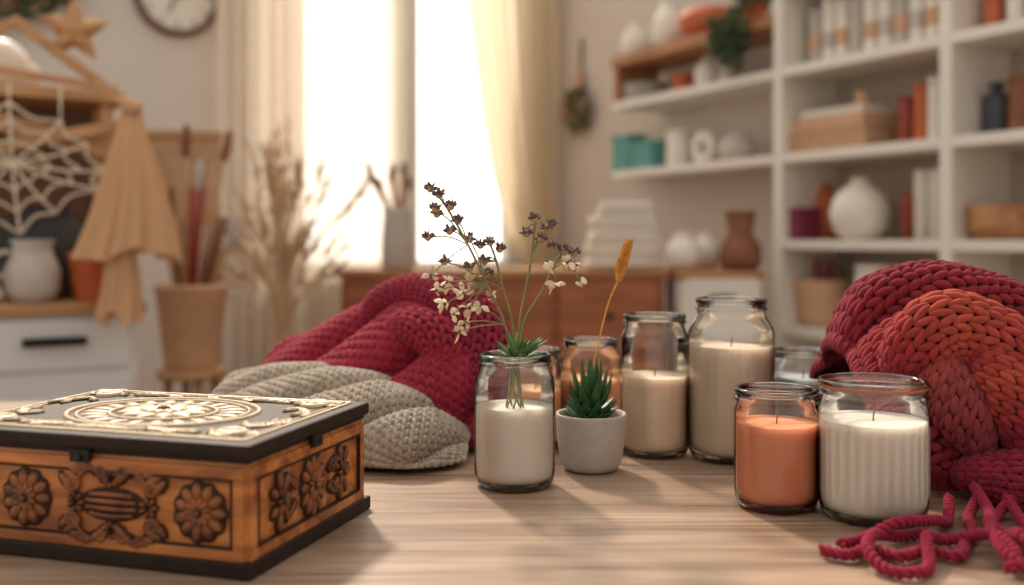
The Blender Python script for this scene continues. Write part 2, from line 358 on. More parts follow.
item('terracotta_bowl',[(0,0),(.06,0),(.12,.03),(.14,.08),(.12,.12),(.11,.12),(.09,.05),(0,.03)],'terracotta',710,1.88)
p=SU(753,.08); build('trailing_plant',[leafclump(120,.06,'foliage',.05,1.0,(0,0,.10)),leafclump(190,.065,'foliage',.05,1.8,(0,.13,-.06)),lathe(pot(.05,.08),'terracotta')],(p[0],p[1],1.881),rs)
item('plate_stack',[(0,0),(.07,0)]+[q for k in range(6) for q in ((.105,.010+k*.014),(.105,.014+k*.014),(.08,.016+k*.014))]+[(0,.1)],'ceramic_grey',645,1.66)
item('clay_pot',pot(.05,.09),'terracotta',683,1.66)
item('ceramic_vase',round_vase(.055,.15,.3),'ceramic_white',707,1.66)
item('ceramic_vase',round_vase(.045,.11,.3),'ceramic_grey',728,1.66)
for u,w,h,dd in ((629,.15,.19,.18),(648,.16,.13,.08)):
    p=SU(u,dd); build('teal_box',[box(0,0,h/2,w,.08 if dd<.1 else .10,h,'teal',.006),box(0,0,h-.012,w+.01,.09 if dd<.1 else .11,.025,'teal',.004)],(p[0],p[1],1.331),rs)
item('storage_jar',canister(.058,.17),'ceramic_white',679,1.33)
p=SU(704,.12); a=np.linspace(0,2*pi,33); rv=tube(np.stack([.052*np.cos(a),a*0,.076+.052*np.sin(a)],1),.024,'ceramic_white',12,capped=False)
build('ring_vase',[rv],(p[0],p[1],1.331),rs)
item('ceramic_vase',round_vase(.085,.13,.3),'ceramic_grey',738,1.33)
P=[]
for k in range(10):
    s=.065+k*.066; hh=(.24,.27,.23,.26,.22)[k%5]
    P.append(lathe(canister(.029,hh),'ceramic_white' if k%3 else 'ceramic_grey',24,center=(s,-.12,.001)))
    P.append(lathe([(.0293,.06),(.0297,.061),(.0297,.12),(.0293,.121)],'tan_pot' if k%2 else 'ceramic_grey',24,center=(s,-.12,.001)))
build('canister_row',P,(SO[0],SO[1],1.66),rs)
P=[]
for k in range(7): P.append(lathe(bottle(.03,.18+.02*(k%2)),'ceramic_white' if k%2 else 'terracotta',20,center=(-.08-k*.08,-.13,.001)))
build('bottle_row',P,(SO[0],SO[1],1.66),rs)
p=SU(846,.15); build('kraft_box_stack',[box(0,0,.04,.37,.22,.08,'kraft',.004),box(.005,0,.104,.34,.2,.045,'tan_pot',.004),box(-.01,0,.142,.30,.19,.03,'paper',.004),xf(lathe(pot(.024,.045),'tan_pot'),(-.12,.05,.158))],(p[0],p[1],1.331),rs)
for u,m,h in ((906,'redbrown',.17),(922,'terracotta',.20),(936,'ceramic_white',.22)): item('spice_bottle',canister(.027,h),m,u,1.33)
item('glass_bottle',bottle(.045,.17),'navy',997,1.33); item('tea_caddy',canister(.04,.18),'brown_pot',1022,1.33); item('tea_caddy',canister(.03,.14),'ceramic_grey',975,1.33)
p=SU(797,.10); build('magenta_box',[box(0,0,.06,.13,.12,.12,'magenta',.005),box(0,0,.112,.138,.128,.02,'magenta',.004)],(p[0],p[1],1.001),rs)
item('terracotta_vase',round_vase(.06,.22,.25),'terracotta',826,1.0,.225)
item('ceramic_vase',round_vase(.108,.225,.28),'ceramic_white',860,1.0,.11,48)
item('pillar_candle',candle(.024,.16),'redbrown',908,1.0)
for u in (922,937): item('pillar_candle',candle(.026,.24),'ceramic_white',u,1.0)
item('wooden_bowl',[(0,0),(.08,0),(.10,.01),(.11,.11),(.10,.11),(.09,.03),(0,.02)],'shelf_wood',1004,1.0)
p=SU(822,.15)
P=[lathe([(0,0),(.08,0),(.09,.02),(.105,.17),(.1,.18),(.095,.17),(.08,.03),(0,.02)],'tan_pot')]
P+=[lathe(candle(.016,.22),m_,12,center=(dx,dy,.03)) for dx,dy,m_ in ((-.04,0,'magenta'),(.0,.03,'redbrown'),(.04,0,'paper'),(.0,-.04,'ceramic_white'))]
build('craft_basket',P,(p[0],p[1],.671),rs)
item('ceramic_canister',canister(.08,.24),'ceramic_white',878,.67)
# ------------------------------------------------------------------ DRESSER + drawers
dr=[box(0,.225,.875,1.24,.47,.03,'shelf_wood',.006),box(0,.225,.48,1.2,.44,.76,'dresser_wood',.006)]
for k in range(3):
    for r_ in range(2):
        dr.append(box(-.395+k*.395,-.002,.72-r_*.30,.37,.02,.26,'dresser_wood',.008)); dr.append(ell(-.395+k*.395,-.025,.72-r_*.30,.014,.014,.014,'metal_dark'))
for sx in (-.55,.55):
    for sy in (.05,.4): dr.append(box(sx,sy,.05,.05,.05,.1,'dresser_wood'))
build('wooden_dresser',dr,(-.035,3.7,0))
wd=[box(0,.19,.875,.30,.40,.03,'shelf_wood',.004),box(0,.19,.43,.28,.38,.86,'white_paint',.004)]
for k in range(3): wd+= [box(0,-.004,.76-k*.26,.25,.012,.22,'white_paint',.004),box(0,-.016,.80-k*.26,.09,.015,.012,'metal_dark',.003)]
build('white_drawer_cabinet',wd,(.745,3.55,0))
P=[]
for k in range(9): P.append(box(rng.uniform(-.01,.01),0,.018+k*.028,.30-.012*k+rng.uniform(-.012,.012),.2,.027,'paper' if k%2 else 'ceramic_white',.012,(0,0,rng.uniform(-.06,.06))))
build('folded_linen_stack',P,(.435,3.92,.892))
build('ceramic_vase',[lathe(round_vase(.068,.14,.5),'ceramic_white')],(.635,3.70,.891))
build('ceramic_vase',[lathe(round_vase(.064,.14,.5),'ceramic_white')],(.745,3.84,.891))
build('brown_vase',[lathe([(0,0),(.06,0),(.08,.03),(.075,.09),(.045,.13),(.055,.2),(.06,.215),(.05,.2),(0,.1)],'brown_pot')],(.835,3.66,.891))
P=[lathe([(0,0),(.055,0),(.062,.01),(.06,.12),(.052,.2),(.055,.23),(.049,.23),(.045,.18),(0,.17)],'ceramic_grey')]
for k in range(9):
    a=k*.7; dx,dy=math.cos(a)*.07-.03,math.sin(a)*.04; P.append(tube([(dx*.15,dy*.15,.18),(dx,dy,.30+.03*(k%3))],.005,'shelf_wood'))
    P.append(spindles([[dx,dy,.29+.03*(k%3)]],[[dx*1.2,dy*1.2,.345+.03*(k%3)]],[[0,1,0]],.012,.008,'straw_dark' if k%2 else 'brown_pot'))
build('paintbrush_vase',P,(-.435,3.8,.891))
# ------------------------------------------------------------------ LEFT cabinet
CL=(-.98,2.62)
def LP(x,y): return (CL[0]+bx*x-by*y, CL[1]+by*x+bx*y)
cb=[box(-.6,.24,.41,1.2,.46,.80,'cabinet_white',.004),box(-.6,.235,.825,1.24,.5,.03,'rack_wood',.005)]
for k in range(3):
    cb+=[box(-.2-k*.39,.006,.735,.36,.02,.125,'cabinet_white',.004),box(-.2-k*.39,.006,.35,.36,.02,.6,'cabinet_white',.004),box(-.2-k*.39,-.002,.35,.28,.02,.5,'cabinet_white',.008),
     box(-.2-k*.39,-.022,.745,.15,.018,.022,'metal_dark',.006),box(-.26-k*.39,-.01,.745,.01,.03,.012,'metal_dark',0),box(-.14-k*.39,-.01,.745,.01,.03,.012,'metal_dark',0)]
build('white_cabinet',cb,(CL[0],CL[1],0),A0)
zt=.841
def onl(name,parts,x,y,z=zt): 
    q=LP(x,y); return build(name,parts,(q[0],q[1],z),A0)
onl('ceramic_jug',[lathe([(0,0),(.05,0),(.065,.03),(.068,.08),(.05,.12),(.045,.145),(.055,.16),(.045,.155),(0,.1)],'ceramic_grey'),tube([(-.05,0,.13),(-.085,0,.12),(-.09,0,.08),(-.064,0,.06)],.007,'ceramic_grey',8,16)],-.245,.07)
onl('terracotta_pot',[lathe(pot(.062,.125,.7),'terracotta')],-.10,.07)
onl('dark_planter',[lathe([(0,0),(.09,0),(.115,.06),(.12,.13),(.10,.20),(.07,.235),(.08,.25),(.06,.24),(0,.15)],'dark_pot')],-.21,.26)
onl('clay_jug',[lathe(round_vase(.07,.14,.4),'brown_pot')],-.42,.08)
rk=[box(-.03,.0,.27,.035,.035,.54,'rack_wood'),box(-.62,.0,.27,.035,.035,.54,'rack_wood'),box(-.03,.17,.27,.035,.035,.54,'rack_wood'),box(-.62,.17,.27,.035,.035,.54,'rack_wood'),
    box(-.325,.085,.555,.68,.26,.03,'rack_wood'),box(-.325,.185,.30,.60,.012,.48,'rack_panel',0),box(-.3,-.03,.47,.66,.02,.05,'rack_wood',.003,(0,.23,0)),box(-.3,-.055,.40,.62,.02,.03,'rack_wood',.003,(0,-.25,0)),box(-.13,.02,.66,.32,.03,.025,'rack_wood',.003,(0,.62,0)),box(-.38,.02,.66,.32,.03,.025,'rack_wood',.003,(0,-.62,0)),box(-.20,-.02,.60,.40,.02,.02,'rack_wood',.003,(0,.12,0))]
st=[]
for k in range(5):
    a=pi/2+k*2*pi/5; st.append(spindles([[0,0,0]],[[.095*math.cos(a),0,.095*math.sin(a)]],[[0,1,0]],.034,.014,'rack_wood',prof=((0,1),(.3,.9),(.6,.55),(1,.06)),k=4))
onl('wooden_rack',rk,-.02,.22)
onl('wooden_star',[xf(q,(0,0,.08)) for q in st],-.13,.24,zt+.66)
onl('linen_bundle',[ell(0,0,.075,.09,.06,.075,'ceramic_white',24,14),ell(.06,.02,.05,.06,.05,.05,'paper')],-.32,.36,zt+.571)
onl('wicker_bowl',[lathe([(0,0),(.06,0),(.09,.04),(.085,.11),(.075,.1),(0,.03)],'brown_pot')],-.50,.34,zt+.571)
# loose string net hanging from the rack
nt_=[]
R2=np.random.default_rng(11); cx,cz=-.27,.36; ring_pts=[]
for k in range(12):
    a=2*pi*k/12+R2.uniform(-.12,.12); r_=R2.uniform(.17,.25); ring_pts.append((cx+r_*1.1*math.cos(a),-.01+R2.uniform(-.01,.01),cz+r_*.78*math.sin(a)))
for k in range(12):
    q=ring_pts[k]; nt_.append(tube([(cx,-.012,cz),((cx+q[0])/2,-.02,(cz+q[2])/2-.01),q],.0036,'cord',6,10))
    for f in (1.0,.70,.40):
        a_=np.array([cx,-.012,cz])*(1-f)+np.array(q)*f; b_=np.array([cx,-.012,cz])*(1-f)+np.array(ring_pts[(k+1)%12])*f
        nt_.append(tube([a_,(a_+b_)/2*np.array([1,1,1])+(np.array([cx,0,cz])-(a_+b_)/2)*np.array([.12,0,.12]),b_],.0034,'cord',6,8))
for k in (2,3,4): q=ring_pts[k]; nt_.append(tube([q,(q[0],.01,.565)],.003,'cord',6))
onl('string_net_hanging',nt_,-.02,.135)
def fab(U,V,r0,r1,zt0,zb0,cxx,k1):
    t=2*pi*U; r=(r0+(r1-r0)*np.power(V,1.15))*(1+(.20*np.sin(6*t+k1)+.12*np.sin(13*t+2*V+k1))*np.clip(V*2+.3,0,1))
    z=zt0+(zb0-zt0)*V-V*V*(.014*np.sin(2*t+1+k1)+.008*np.sin(5*t+k1))
    return np.stack([cxx+r*1.15*np.cos(t)+.012*V*np.sin(3*V),r*.5*np.sin(t),z],-1)
fb=[sheet(lambda U,V:fab(U,V,.020,.098,.47,.10,0,0),130,26,'fabric_beige'),sheet(lambda U,V:fab(U,V,.020,.040,.20,-.06,-.03,2),70,20,'fabric_beige'),
    tube([(-.022,-.012,.462),(0,-.02,.465),(.022,-.012,.462)],.006,'kraft'),ell(0,0,.478,.030,.018,.016,'fabric_beige'),ell(-.018,0,.488,.018,.014,.012,'fabric_beige')]
onl('hanging_fabric',fb,-.03,-.09,zt+.02)
build('corkboard_panel',[box(0,0,0,.40,.02,.30,'kraft',.003),box(0,-.004,.15,.42,.03,.025,'rack_wood'),box(0,-.004,-.15,.42,.03,.025,'rack_wood'),box(-.19,0,-.6,.03,.03,.95,'rack_wood'),box(.19,0,-.6,.03,.03,.95,'rack_wood')],(-1.20,3.40,1.21),A0*.5)
build('wooden_stool',[lathe([(0,.57),(.10,.57),(.105,.585),(.10,.6),(0,.6)],'rack_wood')]+[tube([(.07*math.cos(a),.07*math.sin(a),.575),(.11*math.cos(a),.11*math.sin(a),.0)],.014,'rack_wood') for a in (.5,2.1,3.7,5.3)],(-1.0,3.12,0))
P=[lathe([(0,0),(.075,0),(.082,.01),(.108,.24),(.114,.245),(.114,.262),(.102,.262),(.098,.22),(0,.21)],'tan_pot')]
for k in range(18):
    a=k*2.4; dx,dy=.07*math.cos(a),.06*math.sin(a); hh=.38+.09*((k*5)%4)
    P.append(tube([(dx*.5,dy*.5,.2),(dx*1.4+.02,dy*1.4,hh)],[.006,.008],('straw_dark','brown_pot','redbrown','kraft')[k%4]))
    if k%3==0: P.append(spindles([[dx*1.4+.02,dy*1.4,hh-.01]],[[dx*1.6+.03,dy*1.6,hh+.1]],[[0,1,0]],.016,.012,'brown_pot' if k%2 else 'ceramic_grey'))
build('planter_with_sticks',P,(-1.0,3.12,.601))
P=[lathe([(0,0),(.07,0),(.09,.08),(.085,.25),(.06,.45),(.04,.55),(.045,.6),(.036,.59),(0,.4)],'tan_pot')]
for k in range(70):
    a=rng.uniform(0,2*pi); r_=rng.uniform(.02,.28)**1.0; hh=rng.uniform(.75,1.55)-r_*.9; dx,dy=r_*math.cos(a)+.02,r_*math.sin(a)*.4
    m0=np.array([dx*.08,dy*.08,.5]);b0=np.array([dx*.22,dy*.25,.55+hh*.3]); t0=np.array([dx,dy,.45+hh*.62])
    P.append(tube(cat([m0,b0,t0],12),.0026,'straw',5))
    n=16; t=rng.uniform(.55,1.04,n)[:,None]; A=b0+(t0-b0)*t; q=(t0-b0)/np.linalg.norm(t0-b0)+rng.normal(size=(n,3))*.28
    P.append(spindles(A,A+q*.045,rng.normal(size=(n,3)),.0030,.002,'straw' if k%4 else 'straw_dark'))
build('dried_grass_vase',P,(-.80,3.48,0))
# ------------------------------------------------------------------ TABLE
tb=[box(0,.0,-.02,2.2,1.25,.04,'table_wood',.006)]
for sx in (-1.0,1.0):
    for sy in (-.52,.52): tb.append(box(sx,sy,-.395,.07,.07,.71,'table_wood'))
tb+=[box(0,.52,-.08,1.93,.03,.08,'table_wood'),box(0,-.52,-.08,1.93,.03,.08,'table_wood')]
build('wooden_table',tb,(0,.93,.75),0)
ZT=.7505
# ------------------------------------------------------------------ JARS
def jar(name,x,y,r,h,nr,bt,waxh,wm,g='jar_glass',ribs=False,extra=None,sh=.02,wick=True):
    rm_=None
    prof=[(0,.004),(r*.55,.003),(r*.78,.0),(r*.9,.001),(r*.97,.006),(r,.014),(r,.02)]
    zs=np.linspace(.024,bt,14); prof+=[(r,z) for z in zs]
    for t in np.linspace(0.12,1,8): prof.append((nr+(r-nr)*(.5+.5*math.cos(pi*t)),bt+sh*t))
    zn=bt+sh; hn=h-zn
    def bump(zc,w,a): return [(nr,zc-w),(nr+a*.8,zc-w*.5),(nr+a,zc),(nr+a*.8,zc+w*.5),(nr,zc+w)]
    prof+=bump(zn+hn*.20,.0022,.0030)+bump(zn+hn*.48,.0014,.0018)+bump(zn+hn*.68,.0014,.0018)
    prof+=[(nr,h-.006),(nr+.0015,h-.005),(nr+.0025,h-.003),(nr+.0015,h-.0006),(nr-.0005,h),(nr-.002,h-.001),(nr-.003,h-.004),(nr-.003,zn+.004)]
    if ribs: rm_=lambda th_,z: 1+.012*np.cos(30*th_)*((z>.02)&(z<bt-.012))
    P=[lathe(prof,g,120 if ribs else 72,rm_)]
    P.append(lathe([(r*.60,.0045),(r*.92,.0055),(r*.955,.012)],g,72))
    wr_=r*.955 if not ribs else r*.965
    wrm=None
    if ribs: wrm=lambda th_,z: 1+.010*np.cos(30*th_)*((z>.02)&(z<bt-.012)&(z<waxh-.005))
    P.append(lathe([(0,.0075),(wr_*.85,.0075),(wr_*.96,.010),(wr_,.017)]+[(wr_,z) for z in np.linspace(.022,waxh-.001,8)]+[(wr_*.985,waxh),(wr_*.93,waxh-.0012),(wr_*.4,waxh-.002),(0,waxh-.002)],wm,120 if ribs else 64,wrm))
    if wick: P.append(tube([(0,0,waxh-.004),(.0004,0,waxh+.003),(.0012,0,waxh+.008)],.0007,'wick',6))
    if extra: P+=extra
    return build(name,P,(x,y,ZT))
jar('candle_jar',.167,1.17,.040,.163,.034,.132,.092,'wax_cream')
jar('candle_jar',.252,1.15,.049,.183,.0385,.142,.129,'wax_beige',sh=.026)
jar('candle_jar',.2486,.94,.039,.111,.0365,.088,.079,'wax_terracotta',sh=.010)
jar('candle_jar',.3267,.905,.0475,.124,.0455,.098,.088,'wax_white','jar_glass',ribs=True,sh=.008,
    extra=[lathe([(.0462,.1165),(.0468,.1180),(.0462,.1195)],'rim_amber',72)])
jar('candle_jar',.10,1.27,.0395,.124,.032,.094,.075,'wax_peach')
jar('candle_jar',.028,1.215,.033,.118,.029,.092,.07,'wax_peach')
jar('candle_jar',.352,1.21,.0375,.117,.035,.092,.085,'wax_grey',sh=.012)
# ---- flower jar
fp=[]
def stem(pts,r=.0011,m='stem'): fp.append(tube(pts,r,m,6,18))
n=60; a=rng.uniform(0,2*pi,n); el=rng.uniform(.2,1.2,n); ln=rng.uniform(.018,.036,n)
Dd=np.stack([np.cos(a)*np.cos(el),np.sin(a)*np.cos(el),np.sin(el)],1); A=np.array([.002,0,.125])+Dd*.004
fp.append(spindles(A,A+Dd*ln[:,None],np.tile([0,0,1.],(n,1)),.0034,.0012,'leaf_green',prof=LEAF))
for k in range(7):
    aa=k*.9; fp.append(tube([(.010*math.cos(aa),.010*math.sin(aa),.076),(.006*math.cos(aa+1),.006*math.sin(aa+1),.10),(.003*math.cos(aa),.003*math.sin(aa),.128)],.0010,'stem',6,8))
def bud(p,r=.0056,m='bud'):
    n=18; d=rng.normal(size=(n,3)); d[:,2]=np.abs(d[:,2])*.8; d/=np.linalg.norm(d,axis=1)[:,None]; p=np.array(p)
    fp.append(spindles(np.tile(p,(n,1)),p+d*r*1.5,rng.normal(size=(n,3)),r*.35,r*.2,m,prof=LEAF)); fp.append(ell(p[0],p[1],p[2],r*.7,r*.7,r*.75,'straw_dark',10,6))
def bloom(p,r=.011):
    p=np.array(p); n=rng.integers(4,8); d=rng.normal(size=(n,3)); d[:,2]*=.8; d/=np.linalg.norm(d,axis=1)[:,None]; nn=rng.normal(size=(n,3)); nn[:,1]-=.6
    fp.append(spindles(np.tile(p,(n,1)),p+d*(r*rng.uniform(.7,1.35,n))[:,None],nn,r*rng.uniform(.24,.42,n),r*.05,'petal' if rng.random()<.65 else 'petal_pale',prof=((0,.12),(.3,.7),(.6,1),(.85,.6),(1,.05)),k=8,lift=r*.15)); fp.append(ell(p[0],p[1],p[2],r*.2,r*.2,r*.2,'bud',8,5))
def Q(u,v,dy=0): return ((u-514.5)*.00102,dy,(.8835-.7505)+(355-v)*.00102)
def branch(pts,tips,bl=(),dy=0):
    P_=[(.002,0,.11)]+[Q(u,v,dy*(k+1)/len(pts)) for k,(u,v) in enumerate(pts)]; stem(P_,.0012)
    for (iu,(u,v)) in tips:
        b0=np.array(Q(*pts[iu],dy*(iu+1)/len(pts))); t_=np.array(Q(u,v,dy+rng.uniform(-.012,.012))); mid=(b0+t_)/2+np.array([0,0,.004])
        stem([b0,mid,t_],.0007); bud(t_)
    for (iu,(u,v)) in bl:
        b0=np.array(Q(*pts[iu],dy*(iu+1)/len(pts))); t_=np.array(Q(u,v,dy+rng.uniform(-.015,.012))); stem([b0,(b0+t_)/2+np.array([0,0,.002]),t_],.0006); bloom(t_,rng.uniform(.009,.0125))
branch([(505,325),(487,285),(468,245),(445,205),(432,192)],[(4,(431,190)),(3,(440,196)),(3,(437,215)),(2,(428,238)),(2,(450,232)),(2,(458,222)),(3,(452,208)),(1,(445,262)),(1,(470,240)),(2,(436,210))],
       [(1,(464,294)),(1,(447,282)),(1,(455,314)),(0,(466,322)),(1,(438,290)),(0,(480,306)),(1,(446,304)),(0,(460,330)),(2,(432,276)),(1,(470,308))],-.012)
branch([(512,322),(503,290),(496,262),(490,245)],[(3,(490,243)),(3,(480,246)),(2,(484,262)),(2,(470,268)),(1,(487,275)),(3,(499,250))],[(1,(492,298)),(1,(474,280)),(2,(460,268)),(2,(480,268))],.012)
branch([(520,320),(526,290),(532,255),(535,225)],[(3,(534,220)),(3,(548,229)),(2,(541,240)),(3,(526,234)),(2,(552,226))],[],.008)
branch([(523,325),(540,295),(552,270),(560,255)],[(3,(563,251)),(3,(574,254)),(2,(570,268)),(3,(553,247))],[(3,(573,268)),(2,(556,284)),(3,(566,262)),(3,(578,280)),(2,(546,262))],-.008)
jar('flower_candle_jar',.0026,1.02,.041,.134,.0355,.104,.081,'wax_white',extra=fp,wick=False)
# ---- succulent pot
P=[lathe([(0,0),(.024,0),(.029,.002),(.033,.009),(.0365,.03),(.0378,.056),(.0382,.060),(.0375,.0615),(.0350,.061),(.0345,.054),(.0345,.05)],'pot_grey',64),lathe([(.0347,.052),(.02,.054),(0,.055)],'soil',48)]
for L_,(nn,el,ln,w) in enumerate(((12,.35,.030,.0075),(11,.65,.034,.0072),(9,.92,.042,.0066),(8,1.16,.050,.0058),(6,1.38,.056,.005))):
    a=np.arange(nn)*2*pi/nn+L_*.4+rng.uniform(-.1,.1,nn); e_=el+rng.uniform(-.08,.08,nn)
    Dd=np.stack([np.cos(a)*np.cos(e_),np.sin(a)*np.cos(e_),np.sin(e_)],1)
    A=np.array([0,0,.056+L_*.002])+Dd*.002
    P.append(spindles(A,A+Dd*ln,np.tile([0,0,1.],(nn,1))-Dd*.3,w,w*.42,'succulent',prof=((0,.6),(.25,1),(.5,.95),(.75,.6),(.92,.25),(1,.03)),k=8,lift=-.004))
P.append(tube([(.0,.0,.06),(.004,.002,.115),(.018,.004,.175),(.030,.004,.205)],.0009,'wheat',6,20))
sp=cat([(.030,.004,.203),(.034,.004,.222),(.042,.004,.247)],28)
AA=[];BB=[];NN=[]
for k,pnt in enumerate(sp):
    for j in range(8):
        a=j*2*pi/8+k*.5; rr=.0058*math.sin(pi*(k+2)/32)**.5; d=np.array([math.cos(a),math.sin(a),0])
        AA.append(pnt); BB.append(pnt+d*rr*1.2+np.array([.001,0,.004])); NN.append([0,0,1])
P.append(spindles(np.array(AA),np.array(BB),np.array(NN),.0014,.0014,'wheat')); 
build('succulent_pot',P,(.086,1.09,ZT))
# ------------------------------------------------------------------ KNITS
def solid(rgb): 
    b=np.array(c(*rgb)[:3]); return lambda U,V: np.ones((np.size(U),1))*b[None]
def grad(stops):
    xs=[s[0] for s in stops]; cs=np.array([c(*s[1])[:3] for s in stops])
    def f(U,V):
        v=np.ravel(V); return np.stack([np.interp(v,xs,cs[:,k]) for k in range(3)],1)
    return f
def grid_S(X,zmin):
    nx,ny=X.shape[:2]
    gu=np.gradient(X,axis=0); gv=np.gradient(X,axis=1); Nn=np.cross(gu,gv); Nn/=np.linalg.norm(Nn,axis=-1)[...,None]+1e-12
    def bil(A,U,V):
        u=np.clip(U,0,1)*(nx-1); v=np.clip(V,0,1)*(ny-1); i=np.minimum(u.astype(int),nx-2); j=np.minimum(v.astype(int),ny-2); fu=(u-i)[...,None]; fv=(v-j)[...,None]
        return A[i,j]*(1-fu)*(1-fv)+A[i+1,j]*fu*(1-fv)+A[i,j+1]*(1-fu)*fv+A[i+1,j+1]*fu*fv
    def S(U,V):
        P=bil(X,U,V); P[...,2]=np.maximum(P[...,2],zmin); n=bil(Nn,U,V); return P,n/(np.linalg.norm(n,axis=-1)[...,None]+1e-12)
    return S
def arc_resample(X,n,axis):
    X=np.moveaxis(X,axis,0); out=np.zeros((n,)+X.shape[1:])
    L=np.linalg.norm(np.diff(X,axis=0),axis=-1).mean(1); s=np.concatenate([[0],np.cumsum(L)]); s/=s[-1]; t=np.linspace(0,1,n)
    for a_ in range(X.shape[1]):
        for b_ in range(3): out[:,a_,b_]=np.interp(t,s,X[:,a_,b_])
    return np.moveaxis(out,0,axis)
def knit_grid(X,stitch,colf,zmin,rowk=.85,swap=False):
    X=arc_resample(X,X.shape[1],1)
    if swap: X=np.ascontiguousarray(np.swapaxes(X,0,1))[:,::-1]
    Lu=np.linalg.norm(np.diff(X,axis=0),axis=-1).sum(0).mean(); Lv=np.linalg.norm(np.diff(X,axis=1),axis=-1).sum(1).mean()
    return knit_on(grid_S(X,zmin),int(Lu/stitch),int(Lv/(stitch*rowk)),stitch,colf,base=0,wk=.32)
Zm=.756
def folded(x0,x1,yf,depth,ztop,nfold,slope,amp,lat,warp=0,nx=150,ny=300,pw=.62,ph0=0,crest=.5,vp=3.0):
    """cloth sheet laid over a mound, with rounded folds and pinched valleys between them"""
    s,t=np.meshgrid(np.linspace(0,1,nx),np.linspace(0,1,ny),indexing='ij')
    X=x0+(x1-x0)*s
    zt_=np.interp(X,[q[0] for q in ztop],[q[1] for q in ztop])-Zm
    k=np.ones(9)/9; zt_[:,:]=np.convolve(np.pad(zt_[:,0],4,mode='edge'),k,'valid')[:,None]
    y0_=np.interp(X,[q[0] for q in yf],[q[1] for q in yf])
    y0_[:,:]=np.convolve(np.pad(y0_[:,0],4,mode='edge'),k,'valid')[:,None]
    tt=np.where(t<crest,t/crest*.5,.5+(t-crest)/(1-crest)*.5)
    prof=np.power(np.clip(np.sin(pi*tt),0,1),pw)
    B=np.stack([X,y0_+depth*t,Zm+zt_*prof],-1)
    L=np.concatenate([np.zeros((nx,1)),np.cumsum(np.linalg.norm(np.diff(B,axis=1),axis=-1),axis=1)],1); L=(L/L[:,-1:]).mean(0)
    B=np.stack([np.stack([np.interp(np.linspace(0,1,ny),L,B[i,:,k_]) for k_ in range(3)],-1) for i in range(nx)])
    gu=np.gradient(B,axis=0); gv=np.gradient(B,axis=1); Nn=np.cross(gu,gv); Nn/=np.linalg.norm(Nn,axis=-1)[...,None]+1e-12
    Tn=gv/(np.linalg.norm(gv,axis=-1)[...,None]+1e-12)
    ph=2*pi*(nfold*t-slope*s+warp*.35*np.sin(3.1*s+2.2*t)+.06*np.sin(9*s+5*t))+ph0
    env=np.clip(np.minimum(t,1-t)*9,0,1)*np.clip(np.minimum(s,1-s)*7+.15,0,1)*(.8+.3*np.sin(5*s+ph*.37))
    f=1-2*np.power(.5-.5*np.cos(ph),vp)
    P=B+Nn*(amp*env*f)[...,None]+Tn*(lat*env*np.sin(ph))[...,None]
    return P
gy=[(-.42,1.27),(-.34,1.19),(-.25,1.12),(-.17,1.075),(-.11,1.062),(-.075,1.075),(-.05,1.11)]
gz=[(-.42,.765),(-.38,.80),(-.31,.825),(-.22,.835),(-.16,.830),(-.11,.808),(-.075,.785),(-.05,.765)]
GX=folded(-.415,-.052,gy,.24,gz,4.6,2.4,.018,.012,warp=1.6,crest=.42,pw=.9,ph0=.5,vp=2)
gr=solid((184,172,156))
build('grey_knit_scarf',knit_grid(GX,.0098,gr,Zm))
my=[(-.37,1.30),(-.30,1.25),(-.2,1.20),(-.1,1.175),(0,1.175)]
mz=[(-.37,.775),(-.335,.815),(-.26,.85),(-.19,.882),(-.14,.902),(-.09,.912),(-.05,.895),(-.02,.85),(.0,.775)]
MX=folded(-.365,-.010,my,.30,mz,3.9,1.5,.033,.021,warp=1.3,crest=.45,pw=.75,ph0=2.2,vp=2)
mar=solid((162,40,62)); mar2=solid((150,36,60))
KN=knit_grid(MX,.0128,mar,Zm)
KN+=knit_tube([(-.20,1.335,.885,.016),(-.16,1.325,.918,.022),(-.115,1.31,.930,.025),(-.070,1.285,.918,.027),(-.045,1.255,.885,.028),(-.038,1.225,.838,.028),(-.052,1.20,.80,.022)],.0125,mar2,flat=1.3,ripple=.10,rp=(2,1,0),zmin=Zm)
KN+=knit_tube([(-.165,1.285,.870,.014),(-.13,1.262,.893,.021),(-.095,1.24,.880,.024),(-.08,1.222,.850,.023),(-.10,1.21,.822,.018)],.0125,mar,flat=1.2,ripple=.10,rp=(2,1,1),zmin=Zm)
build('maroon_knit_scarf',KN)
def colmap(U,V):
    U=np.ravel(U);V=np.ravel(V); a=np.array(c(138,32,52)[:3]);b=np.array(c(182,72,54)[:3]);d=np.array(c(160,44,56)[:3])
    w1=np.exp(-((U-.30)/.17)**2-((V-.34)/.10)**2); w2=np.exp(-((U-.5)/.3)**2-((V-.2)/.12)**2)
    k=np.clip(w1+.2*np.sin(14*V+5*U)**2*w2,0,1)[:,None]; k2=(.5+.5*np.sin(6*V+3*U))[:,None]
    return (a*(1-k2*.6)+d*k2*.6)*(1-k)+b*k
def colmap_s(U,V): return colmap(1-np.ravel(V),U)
ty=[(.33,1.00),(.40,.985),(.50,.975),(.60,.975),(.72,1.0)]
tz=[(.345,.80),(.358,.862),(.382,.908),(.415,.932),(.46,.944),(.53,.934),(.60,.895),(.66,.83),(.70,.775)]
TX=folded(.362,.70,ty,.24,tz,4.3,-.9,.028,.018,warp=1.4,crest=.5,pw=.55,ph0=1.0,vp=2,nx=160)
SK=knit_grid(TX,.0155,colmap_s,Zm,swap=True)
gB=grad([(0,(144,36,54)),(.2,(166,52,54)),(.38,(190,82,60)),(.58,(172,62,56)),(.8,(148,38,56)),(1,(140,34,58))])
gC=grad([(0,(172,70,62)),(.5,(158,70,70)),(1,(140,48,62))])
